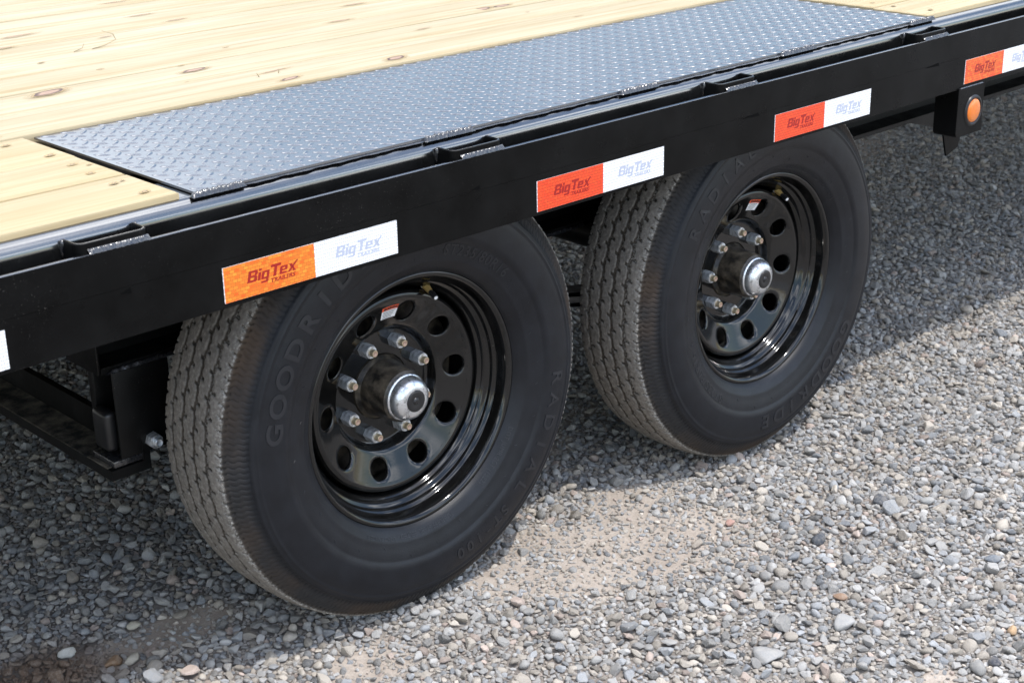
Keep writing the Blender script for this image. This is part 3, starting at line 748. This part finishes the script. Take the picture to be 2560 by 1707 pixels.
# ------------------------------------------------------------------ wheels
YC = .18
def rubber_prof():
    """outer half of the carcass (y, r), bead to tread edge, y measured from the wheel's mid plane"""
    o = [(.108, .2135), (.1, .2175), (.0935, .222), (.0885, .228), (.083, .2375), (.0815, .2395), (.0812, .2425), (.0775, .252), (.0735, .268), (.0730, .2722), (.0712, .2738), (.0703, .285), (.070, .300), (.0712, .315), (.0730, .3245), (.0742, .3285), (.0732, .3305), (.0742, .3325), (.0765, .3365), (.0760, .3395), (.0800, .3410),
         (.0830, .3450), (.0868, .3510), (.0910, .3575), (.0965, .3640), (.1010, .3690), (.1040, .3722)]
    return [(y - YC, r) for y, r in o]
def build_tyre():
    side = rubber_prof()
    # resample the shoulder densely
    S = np.array(side); sh = S[20:]; t = np.r_[0, np.cumsum(np.hypot(*np.diff(sh, axis=0).T))]
    ts = np.linspace(0, t[-1], 18); sh = np.c_[np.interp(ts, t, sh[:, 0]), np.interp(ts, t, sh[:, 1])]
    A = np.r_[S[:20], sh]
    ya = A[-1, 0]; yt = np.arange(ya + .0017, -ya - .0005, .00175)
    crown = .3838 - .0085 * (np.abs(yt) / .076) ** 3.2
    crown = np.minimum(crown, .3838); mid = np.c_[yt, crown]
    B = A[::-1][::1].copy(); B[:, 0] *= -1; B = B[[0, 3, 6, 9, 12, 15, 17, 20, 23, 26, 29, 32, 35, len(B) - 1]]
    Pf = np.r_[A, mid, B]; nP = len(Pf); nC = 1920
    ang = np.arange(nC) / nC * 2 * np.pi; s = ang * .38                       # arc length
    Y = np.broadcast_to(Pf[:, 0], (nC, nP)).copy(); Rr = np.broadcast_to(Pf[:, 1], (nC, nP)).copy()
    Sg = np.broadcast_to(s[:, None], (nC, nP)); circ = 2 * np.pi * .38
    def ss(x, a, b): q = np.clip((x - a) / (b - a), 0, 1); return q * q * (3 - 2 * q)
    depth = np.zeros((nC, nP)); npitch = 60; pit = circ / npitch
    for gk, (gy_, ph) in enumerate(((-.045, 0.), (-.015, .37), (.015, .71), (.045, .18))):
        zig = .0010 * np.clip(2.5 * np.sin(2 * np.pi * (Sg / pit + ph)), -1, 1) + .0004 * np.sin(6 * np.pi * (Sg / pit + ph))
        d = np.abs(Y - gy_ - zig); wall = 1 - ss(d, .0026, .0044); depth = np.maximum(depth, .0062 * wall)
        # diagonal notches across both groove walls
        for sgn, q in ((1, .15), (-1, .55)):
            u = ((Sg / pit + ph + q + (Y - gy_) * 9 * 1.) % 1.) - .5
            nt_ = (1 - ss(np.abs(u) * pit, .0022, .0036)) * (1 - ss(np.abs(Y - gy_ - sgn * .0060), .0048, .0064))
            depth = np.maximum(depth, .0052 * nt_)
    # fine sipes in the ribs
    # shoulder sipes: wavy cuts running from the edge rib down the shoulder
    Ysh = np.abs(Y); arcpos = np.where(Rr < .3722, (.3722 - Rr) * 1.15 + (.076), Ysh)   # distance outwards from the mid plane along the surface
    wave = .0017 * np.sin(arcpos * 2 * np.pi / .0155)
    p2 = circ / 236
    u = (((Sg + wave) / p2) % 1.) - .5; alt = (np.floor((Sg + wave) / p2) % 2)
    start = np.where(alt > 0, .0635, .0730)
    rows = ss(arcpos, start, start + .0025) * (1 - ss(arcpos, .1095, .1125))
    wd = np.where(arcpos < .077, .0011, .0005)
    cut = (1 - ss(np.abs(u) * p2, wd, wd + .0014)) * rows
    depth = np.maximum(depth, np.where(arcpos < .078, .0034, .0011) * cut)
    # ragged worn edge of the shoulder rib
    rg = np.random.default_rng(5); nz_ = rg.normal(size=(nC, nP)); 
    for _ in range(2): nz_ = (nz_ + np.roll(nz_, 1, 0) + np.roll(nz_, -1, 0) + np.roll(nz_, 1, 1) + np.roll(nz_, -1, 1)) / 5 * 1.5
    edge = np.exp(-((arcpos - .0765) / .0065) ** 2); depth += edge * np.clip(nz_, 0, 2) * .0011
    tr = (Rr > .366); depth = depth + tr * nz_ * .00018
    Rr = Rr - depth * np.where(Rr < .36, .45, 1.)
    Y = np.where(Rr < .366, Y - np.sign(Y) * depth * .8, Y)
    V = np.stack([Rr * np.cos(ang)[:, None], Y, Rr * np.sin(ang)[:, None]], -1).reshape(-1, 3)
    return V, grid_faces(nC, nP, True, False)[:, ::-1]
def side_y(r):
    S = np.array(rubber_prof()); return float(np.interp(r, S[:, 1], S[:, 0]))
def bent(body, a0, rmid, size, parent, ext=.0006, **kw):
    """raised lettering wrapped on the sidewall; a0 = angle of its middle, reading clockwise, tops outwards"""
    V, F = text_geo(body, size, extrude=ext, **kw); hgt = V[:, 1].max()
    out = []
    for x, y, z in V:
        a = R(a0) - x / rmid; r_ = rmid - hgt / 2 + y
        out.append((r_ * math.cos(a), side_y(r_) - .0002 - z, r_ * math.sin(a)))
    return out, F
def join_geo(parts):
    V, F = [], []
    for v, f in parts:
        o_ = len(V); V += list(v); F += [tuple(i + o_ for i in q) for q in f]
    return V, F
def disc_f(r):
    return float(np.interp(r, [.058, .098, .1015, .1045, .106, .109, .113, .1375, .158, .164, .168, .172, .1755, .178, .180], [.190, .190, .1885, .182, .1745, .1708, .1686, .158, .1488, .1462, .1455, .1468, .152, .163, .185]))
def build_rim(ph):
    V, F = [], []
    def ring(prof, n=160, flip=False):
        o_ = len(V)
        for k in range(n):
            t = 2 * math.pi * k / n
            for y, r_ in prof: V.append((r_ * math.cos(t), y - YC, r_ * math.sin(t)))
        for k in range(n):
            for j in range(len(prof) - 1):
                a = o_ + k * len(prof) + j; b = o_ + ((k + 1) % n) * len(prof) + j; F.append((a, a + 1, b + 1, b))
    # barrel with flange, bead seat, hump, safety steps
    ring([(.112, .2165), (.107, .2195), (.1015, .2205), (.098, .2188), (.0968, .2155), (.0982, .2112), (.1025, .2078), (.110, .2058), (.1205, .2048), (.1245, .2035), (.1262, .2005), (.1285, .1988), (.1325, .1982), (.1352, .1965), (.1366, .1928), (.139, .1902), (.144, .1885), (.1475, .1862), (.150, .1832), (.156, .1815), (.175, .1800), (.21, .1795), (.235, .182), (.245, .200), (.262, .206), (.266, .2195), (.261, .2205)])
    # disc inside and outside the hole zone
    def rad_pts(a, b, k): return [(disc_f(r_), r_) for r_ in np.linspace(a, b, k)]
    ring(rad_pts(.058, .1165, 34)); ring(rad_pts(.1585, .180, 24))
    ring([(.190, .058), (.196, .058)])
    # hole zone: ten sectors
    nh = 48; hr = .0183; rc = .1375
    for hk in range(10):
        a0 = R(ph + 36 * hk); ca, sa = math.cos(a0), math.sin(a0)
        outer = []
        da = R(18)
        q = nh // 4
        for i in range(q): outer.append((.1585, da - 2 * da * i / q))
        for i in range(q): outer.append((.1585 - (.1585 - .1165) * i / q, -da))
        for i in range(q): outer.append((.1165, -da + 2 * da * i / q))
        for i in range(q): outer.append((.1165 + (.1585 - .1165) * i / q, da))
        O = [(r_ * math.cos(t), r_ * math.sin(t)) for r_, t in outer]
        angs = [math.atan2(y, x - rc) for x, y in O]
        Cc = [(rc + hr * math.cos(t), hr * math.sin(t)) for t in angs]
        o_ = len(V); lv = 7
        for l_ in range(lv):
            f_ = l_ / (lv - 1); f2 = 1 - (1 - f_) ** 1.6
            for (ox, oy), (ix, iy) in zip(O, Cc):
                X = ox + (ix - ox) * f2; Z = oy + (iy - oy) * f2; rr = math.hypot(X, Z)
                near = max(0, 1 - (math.hypot(X - rc, Z) - hr) / .004)
                V.append((X * ca - Z * sa, disc_f(rr) - YC + .0016 * near ** 2, X * sa + Z * ca))
        for (ix, iy) in Cc:
            X, Z = rc + (ix - rc) * .97, iy * .97; V.append((X * ca - Z * sa, disc_f(math.hypot(X, Z)) - YC + .0062, X * sa + Z * ca))
        for l_ in range(lv):
            for i in range(nh):
                a = o_ + l_ * nh + i; b = o_ + l_ * nh + (i + 1) % nh; F.append((a, b, b + nh, a + nh))
    return V, F
def rim_object(ph):
    V, F = build_rim(ph)
    o = mesh('wheel', V, F, MT['rim'], None, True)
    bm = bmesh.new(); bm.from_mesh(o.data); bmesh.ops.remove_doubles(bm, verts=bm.verts[:], dist=2e-5); bmesh.ops.recalc_face_normals(bm, faces=bm.faces[:])
    bm.to_mesh(o.data); bm.free(); o.data.polygons.foreach_set('use_smooth', [True] * len(o.data.polygons)); o.data.set_sharp_from_angle(angle=R(55))
    return o
def hexnut(name, mat, af=.0215, h=.0220, chamf=.0022):
    """hex nut, axis along -Y, base at y = 0"""
    bm = bmesh.new(); rr = af / math.sqrt(3); lv = [(0, 1.0), (-h + chamf, 1.0), (-h, .86)]
    rings = []
    for y, f_ in lv:
        rg_ = []
        for k in range(24):
            t = 2 * math.pi * k / 24; kk = ((t + math.pi / 6) % (math.pi / 3)) - math.pi / 6
            rad_ = (af / 2) / math.cos(kk)
            if f_ < 1: rad_ = min(rad_, af / 2 * .985)
            elif y < 0: rad_ = rad_ 
            rg_.append(bm.verts.new((rad_ * math.cos(t), y + (chamf * .9 if (f_ == 1. and y < 0 and abs(kk) > .4) else 0), rad_ * math.sin(t))))
        rings.append(rg_)
    for a, b in zip(rings[:-1], rings[1:]):
        for k in range(24): bm.faces.new((a[k], a[(k + 1) % 24], b[(k + 1) % 24], b[k]))
    bm.faces.new(rings[-1]); bmesh.ops.recalc_face_normals(bm, faces=bm.faces[:])
    return bm_obj(name, bm, mat, None, True, 25)
tyV, tyF = build_tyre()
def wheel(xc, hz, tyre_rot, rim_ph, lug_ph, valve_a, label_a, label):
    W = rim_object(rim_ph); W.parent = T; W.location = (xc, YC, hz); W['label'] = label
    # tyre and its raised lettering
    ty = wheel.tyre.copy() if wheel.tyre else fast_mesh('tyre', tyV, tyF, MT['rubber'])
    if wheel.tyre: C.objects.link(ty)
    wheel.tyre = wheel.tyre or ty
    ty.parent = W; ty.rotation_euler = (0, -R(tyre_rot), 0)
    if not wheel.text:
        words_ = []
        for body, a0, step, sz, bo, xs_ in (('GOODRIDE', 171.2, 8.45, .040, .0012, 1.25), ('RADIAL', -7.4, 7.9, .036, .0006, 1.15), ('ST-100', -56.4, 4.35, .029, .0006, 1.1)):
            words_.append((join_geo([bent(ch, a0 - step * i, .303, sz, W, .0007, bold=bo, xscale=xs_) for i, ch in enumerate(body)]), 'brand_lettering'))
        for body, a0, rm, sz, sp_ in (('TUBELESS STEEL BELTED', -89.3, .232, .0105, 1.05), ('DOT JUMR 2CT (1522)', -42.5, .230, .0105, 1.12), ('LOAD RANGE E', -114.5, .2345, .009, 1.), ('ST235/80R16', 61., .2595, .026, 1.12)):
            words_.append((bent(body, a0, rm, sz, W, .0004, spacing=sp_), 'small_lettering'))
        wheel.text = words_
        ridges = []
        for (a, ra) in [(x_, rr_) for x_, rr_ in zip(np.arange(0, 360, 13.), [.256, .247, .262] * 10)]:
            Vt, Ft = tube([(ra * math.cos(R(a)), side_y(ra) - .0002, ra * math.sin(R(a))), ((ra + .004) * math.cos(R(a + .6)), side_y(ra + .004) - .0006, (ra + .004) * math.sin(R(a + .6)))], .0005, 5); ridges.append((Vt, Ft))
        wheel.ridge = join_geo(ridges)
        me_ = []
        for (v_, f_), nm in wheel.text + [(wheel.ridge, 'vent_nib')]:
            o = mesh(nm, v_, f_, MT['letter'], W); me_.append(o); o.rotation_euler = (0, -R(tyre_rot), 0)
        me_[-1]['kind'] = 'stuff'; wheel.meshes = me_
    else:
        for o in wheel.meshes:
            c = o.copy(); C.objects.link(c); c.parent = W; c.rotation_euler = (0, -R(tyre_rot), 0)
    # hub, cap, plug, brake drum
    lathe('hub', [(y - YC, r_) for y, r_ in [(.20, .0565), (.189, .0555), (.182, .0500), (.160, .0478), (.135, .0455), (.128, .0442), (.1255, .0415), (.1250, .030)]], 72, MT['hub'], W)
    lathe('hub_cap', [(y - YC, r_) for y, r_ in [(.126, .0400), (.1235, .0406), (.1215, .0400), (.1205, .0378), (.1160, .0375), (.1100, .0360), (.1040, .0325), (.1000, .0272), (.0985, .0218), (.0983, .0182), (.1, .0178)]], 72, MT['cap'], W, 60)
    lathe('rubber_plug', [(y - YC, r_) for y, r_ in [(.0995, .0188), (.0972, .0186), (.0962, .0172), (.0968, .010), (.0975, .0062), (.0955, .0048), (.0948, .003), (.0949, 1e-5)]], 48, MT['plug'], W, 60)
    lathe('brake_drum', [(y - YC, r_) for y, r_ in [(.1965, .02), (.1965, .158), (.200, .163), (.27, .163), (.272, .166), (.278, .166), (.28, .05)]], 72, MT['hub'], W)
    for k in range(8):
        a = lug_ph + math.pi / 4 * k; x, z = .08255 * math.cos(a), .08255 * math.sin(a); spin = random.uniform(0, 1)
        n_ = wheel.nut.copy() if wheel.nut else hexnut('lug_nut', MT['zinc'])
        if wheel.nut: C.objects.link(n_)
        wheel.nut = wheel.nut or n_
        n_.parent = W; n_.location = (x, .1895 - YC, z); n_.rotation_euler = (0, spin, 0)
        s_ = lathe('wheel_stud', [(0, .0062), (-.0085, .0062), (-.0095, .0055), (-.0097, .0042)], 20, MT['stud'], W, 40) if not wheel.stud else wheel.stud.copy()
        if wheel.stud: C.objects.link(s_)
        wheel.stud = wheel.stud or s_
        s_.parent = W; s_.location = (x, .1675 - YC, z)
        e_ = lathe('stud_end', [(-.0098, .0046), (-.0094, .0040), (-.0090, 1e-5)], 16, MT['studend'], W, 40) if not wheel.se else wheel.se.copy()
        if wheel.se: C.objects.link(e_)
        wheel.se = wheel.se or e_
        e_.parent = W; e_.location = (x, .1675 - YC, z)
    # valve stem
    a = R(valve_a); rad = Vector((math.cos(a), 0, math.sin(a)))
    def vp(r_, y): return rad * r_ + Vector((0, y - YC, 0))
    def taper(nm, p0, p1, r0, r1, mt, n=12):
        Vt, Ft = tube([p0, p0 + (p1 - p0) * .5, p1], [r0, (r0 + r1) / 2, r1], n); return mesh(nm, Vt, Ft, mt, W, True, 40)
    taper('valve_washer', vp(.1865, .158), vp(.1850, .1545), .0075, .0075, MT['zinc'], 20)
    taper('valve_stem', vp(.1855, .1560), vp(.1775, .1380), .0072, .0045, MT['brass'], 6)
    taper('valve_neck', vp(.1775, .1380), vp(.1755, .1325), .0042, .0042, MT['plug'])
    taper('valve_cap', vp(.1755, .1325), vp(.1710, .1215), .0050, .0048, MT['plug'])
    taper('valve_tip', vp(.1710, .1215), vp(.1708, .1210), .0034, .0033, MT['lwhite'])
    # warning label stuck on the disc
    def patch(nm, ra, rb, t0, t1, lift, mt, par, nr=5, na=10):
        V = []
        for i in range(nr):
            for j in range(na):
                r_ = ra + (rb - ra) * i / (nr - 1); t = R(t0 + (t1 - t0) * j / (na - 1))
                V.append((r_ * math.cos(t), disc_f(r_) - YC - lift, r_ * math.sin(t)))
        o = mesh(nm, V, [tuple(int(q) for q in f) for f in grid_faces(nr, na)], mt, par, True); return o
    la = label_a
    lb = patch('warning_label', .1300, .1535, la + 6.5, la - 6.5, .0006, MT['lwhite'], W)
    patch('warning_label_band', .1462, .1535, la + 6.5, la - 6.5, .0009, MT['lorange'], W)
    pr = []
    V, F = text_geo('WARNING', .0062, bold=.0003, xscale=.95)
    def onlab(V, rbase, lift):
        out = []
        for x, y, z in V:
            r_ = rbase + y; t = R(la) - x / .14; out.append((r_ * math.cos(t), disc_f(r_) - YC - lift, r_ * math.sin(t)))
        return out
    pr.append((onlab(V + np.array([.002, 0, 0]), .1476, .0012), F))
    pr.append((onlab([(-.0135, 0, 0), (-.0085, 0, 0), (-.011, .0048, 0)], .1474, .0012), [(0, 1, 2)]))
    for k in range(5):
        w_ = .012 if k % 2 else .0135
        pr.append((onlab([(-w_, 0, 0), (0, 0, 0), (w_ * (.9 - .1 * k), 0, 0), (w_ * (.9 - .1 * k), .0009, 0), (0, .0009, 0), (-w_, .0009, 0)], .1436 - .0029 * k, .0009), [(0, 1, 4, 5), (1, 2, 3, 4)]))
    V, F = join_geo(pr); mesh('label_print', V, F, MT['ink'], W)
    return W
pp_ = rubber_prof()
_pl = lathe('tyre', pp_ + [(-.077, .378), (-.045, .3835), (.045, .3835), (.077, .378)] + [(-y, r_) for y, r_ in pp_[::-1]], 96, MT['rubber'], None, 60)
wheel.plain = _pl.data; bpy.data.objects.remove(_pl)
wheel.tyre = wheel.text = wheel.nut = wheel.stud = wheel.se = None
W1 = wheel(0, .37716, 0, 3.0, -.38147, 65.5, 90.5, 'front wheel of the pair, nearest the camera')
W2 = wheel(.92266, .35555, 155.4, -5.5, -.08711, 56.8, 79.5, 'rear wheel of the pair, further right')
for Wk in (W1, W2):                                        # the wheels of the far side
    c = copy_tree(Wk, T)
    for ch in list(c.children):
        if ch.name.split('.')[0] == 'tyre': ch.data = wheel.plain
    c.location = (Wk.location.x, 2.38, Wk.location.z); c.rotation_euler = (0, 0, math.pi); c['label'] = 'wheel on the far side of the trailer'

# ------------------------------------------------------------------ running gear and frame under the deck
def ibeam(name, y0, y1, z0, z1, x0, x1, mat=None, tf=.009):
    m_ = (y0 + y1) / 2; w_ = .004
    p = [(y0, z0), (y1, z0), (y1, z0 + tf), (m_ + w_, z0 + tf + .004), (m_ + w_, z1 - tf - .004), (y1, z1 - tf), (y1, z1), (y0, z1), (y0, z1 - tf), (m_ - w_, z1 - tf - .004), (m_ - w_, z0 + tf + .004), (y0, z0 + tf)]
    return extrude_x(name, p, x0, x1, mat or MT['under'], T, sharp=30)
for s in (0, 1):
    f = (lambda y: y) if s == 0 else (lambda y: 2.56 - y)
    a, b = sorted((f(.335), f(.435)))
    ibeam('main_beam', a, b, .560, .755, XA, XB)
    ibeam('spring_rail', a, b, .4835, .5585, -.43, XB, MT['under'], .010)
    box('end_cap', -.436, -.4302, a, b, .4835, .5585, MT['under'], T, .002)
    lump('weld_bead', -.425, 1.2, f(.328), f(.336), .4840, .4900, T, 260, .002) if s == 0 else None
    for xh in (-.414, .41):
        a2, b2 = sorted((f(.331), f(.337))); h1 = box('spring_hanger', xh, xh + .10, a2, b2, .3345, .482, MT['under'], T, .002)
        a2, b2 = sorted((f(.395), f(.401))); box('hanger_plate', xh, xh + .10, a2, b2, .3345, .482, MT['under'], h1, .002)
        if s == 0:
            n_ = wheel.nut.copy(); C.objects.link(n_); n_.name = 'hanger_nut'; n_.parent = h1; n_.location = (xh + .056, .331, .353); n_.rotation_euler = (0, .3, 0); n_.scale = (1.05, .7, 1.05)
            lathe('hanger_bolt', [(.331, .0072), (.309, .0072), (.308, .006), (.312, .0055), (.312, 1e-5)], 20, MT['zinc'], h1, 40, loc=(xh + .056, 0, .353))
    box('rubber_bushing', -.428, -.405, *sorted((f(.345), f(.39))), .345, .413, MT['plug'], T, .008, 3)
    # leaf springs and equaliser
    for xc, zc in ((0, .37716), (.92266, .35555)):
        for k in range(4):
            hl = .40 - .09 * k; pts = []
            prof_t = []
            n = 16
            V = []
            for i in range(n + 1):
                x = -hl + 2 * hl * i / n; z = zc - .05 + .018 * k * -1 + .055 * (x / .4) ** 2
                for (yy, zz) in ((f(.34), 0), (f(.392), 0), (f(.392), .009), (f(.34), .009)): V.append((xc + x, yy, z + zz - .004 * k))
            F = []
            for i in range(n):
                for j in range(4): F.append((i * 4 + j, i * 4 + (j + 1) % 4, (i + 1) * 4 + (j + 1) % 4, (i + 1) * 4 + j))
            F += [(3, 2, 1, 0), tuple(n * 4 + j for j in range(4))]
            o = mesh('leaf_spring', V, F, MT['under'], T); fixn(o)
for xc, zc in ((0, .37716), (.92266, .35555)):
    Vt, Ft = tube([(xc, .26, zc), (xc, 2.30, zc)], .038, 20); mesh('axle', Vt, Ft, MT['under'], T, True, 40)
# cross tie under the front hangers: flat bottom plate with an upstanding web
def yprof(name, prof, y0, y1, mat):
    n = len(prof); V = [(x, y, z) for y in (y0, y1) for x, z in prof]
    F = [(j, (j + 1) % n, n + (j + 1) % n, n + j) for j in range(n)] + [tuple(range(n))[::-1], tuple(range(n, 2 * n))]
    o = mesh(name, V, F, mat, T); fixn(o); return o
yprof('cross_tie', [(-.4352, .3040), (-.3640, .3040), (-.3640, .366), (-.3765, .366), (-.3765, .3210), (-.4352, .3210)], .3305, 2.23, MT['under'])
o = yprof('dust_layer', [(-.4345, .3211), (-.3770, .3211), (-.3770, .3222), (-.4335, .3218)], .345, 2.2, MT['dusty']); 
box('tie_foot', -.428, -.366, .333, .40, .3225, .3340, MT['weld'], T, .002)
yprof('frame_leg', [(-.404, .3225), (-.366, .3225), (-.366, .482), (-.404, .482)], .4015, .43, MT['under'])
# deck cross members
xm = XA + .3; k = 0
while xm < XB:
    if not (.25 < xm < .7): 
        ibx = [(xm, .705), (xm + .045, .705), (xm + .045, .711), (xm + .006, .711), (xm + .006, .780), (xm + .045, .780), (xm + .045, .786), (xm, .786)]
        yprof('cross_member', ibx, .152, 2.408, MT['under'])
    xm += .405; k += 1
box('light_stop_support', -.455, -.385, .151, .52, .781, .790, MT['under'], T, .001)  # unseen supports added to stop sun leaking through the deck gaps
box('light_stop_support', 1.37, 1.43, .151, .52, .781, .790, MT['under'], T, .001)
yprof('gusset', [(1.79, .4834), (2.04, .4834), (2.0, .425), (1.90, .455)], .337, .345, MT['under'])
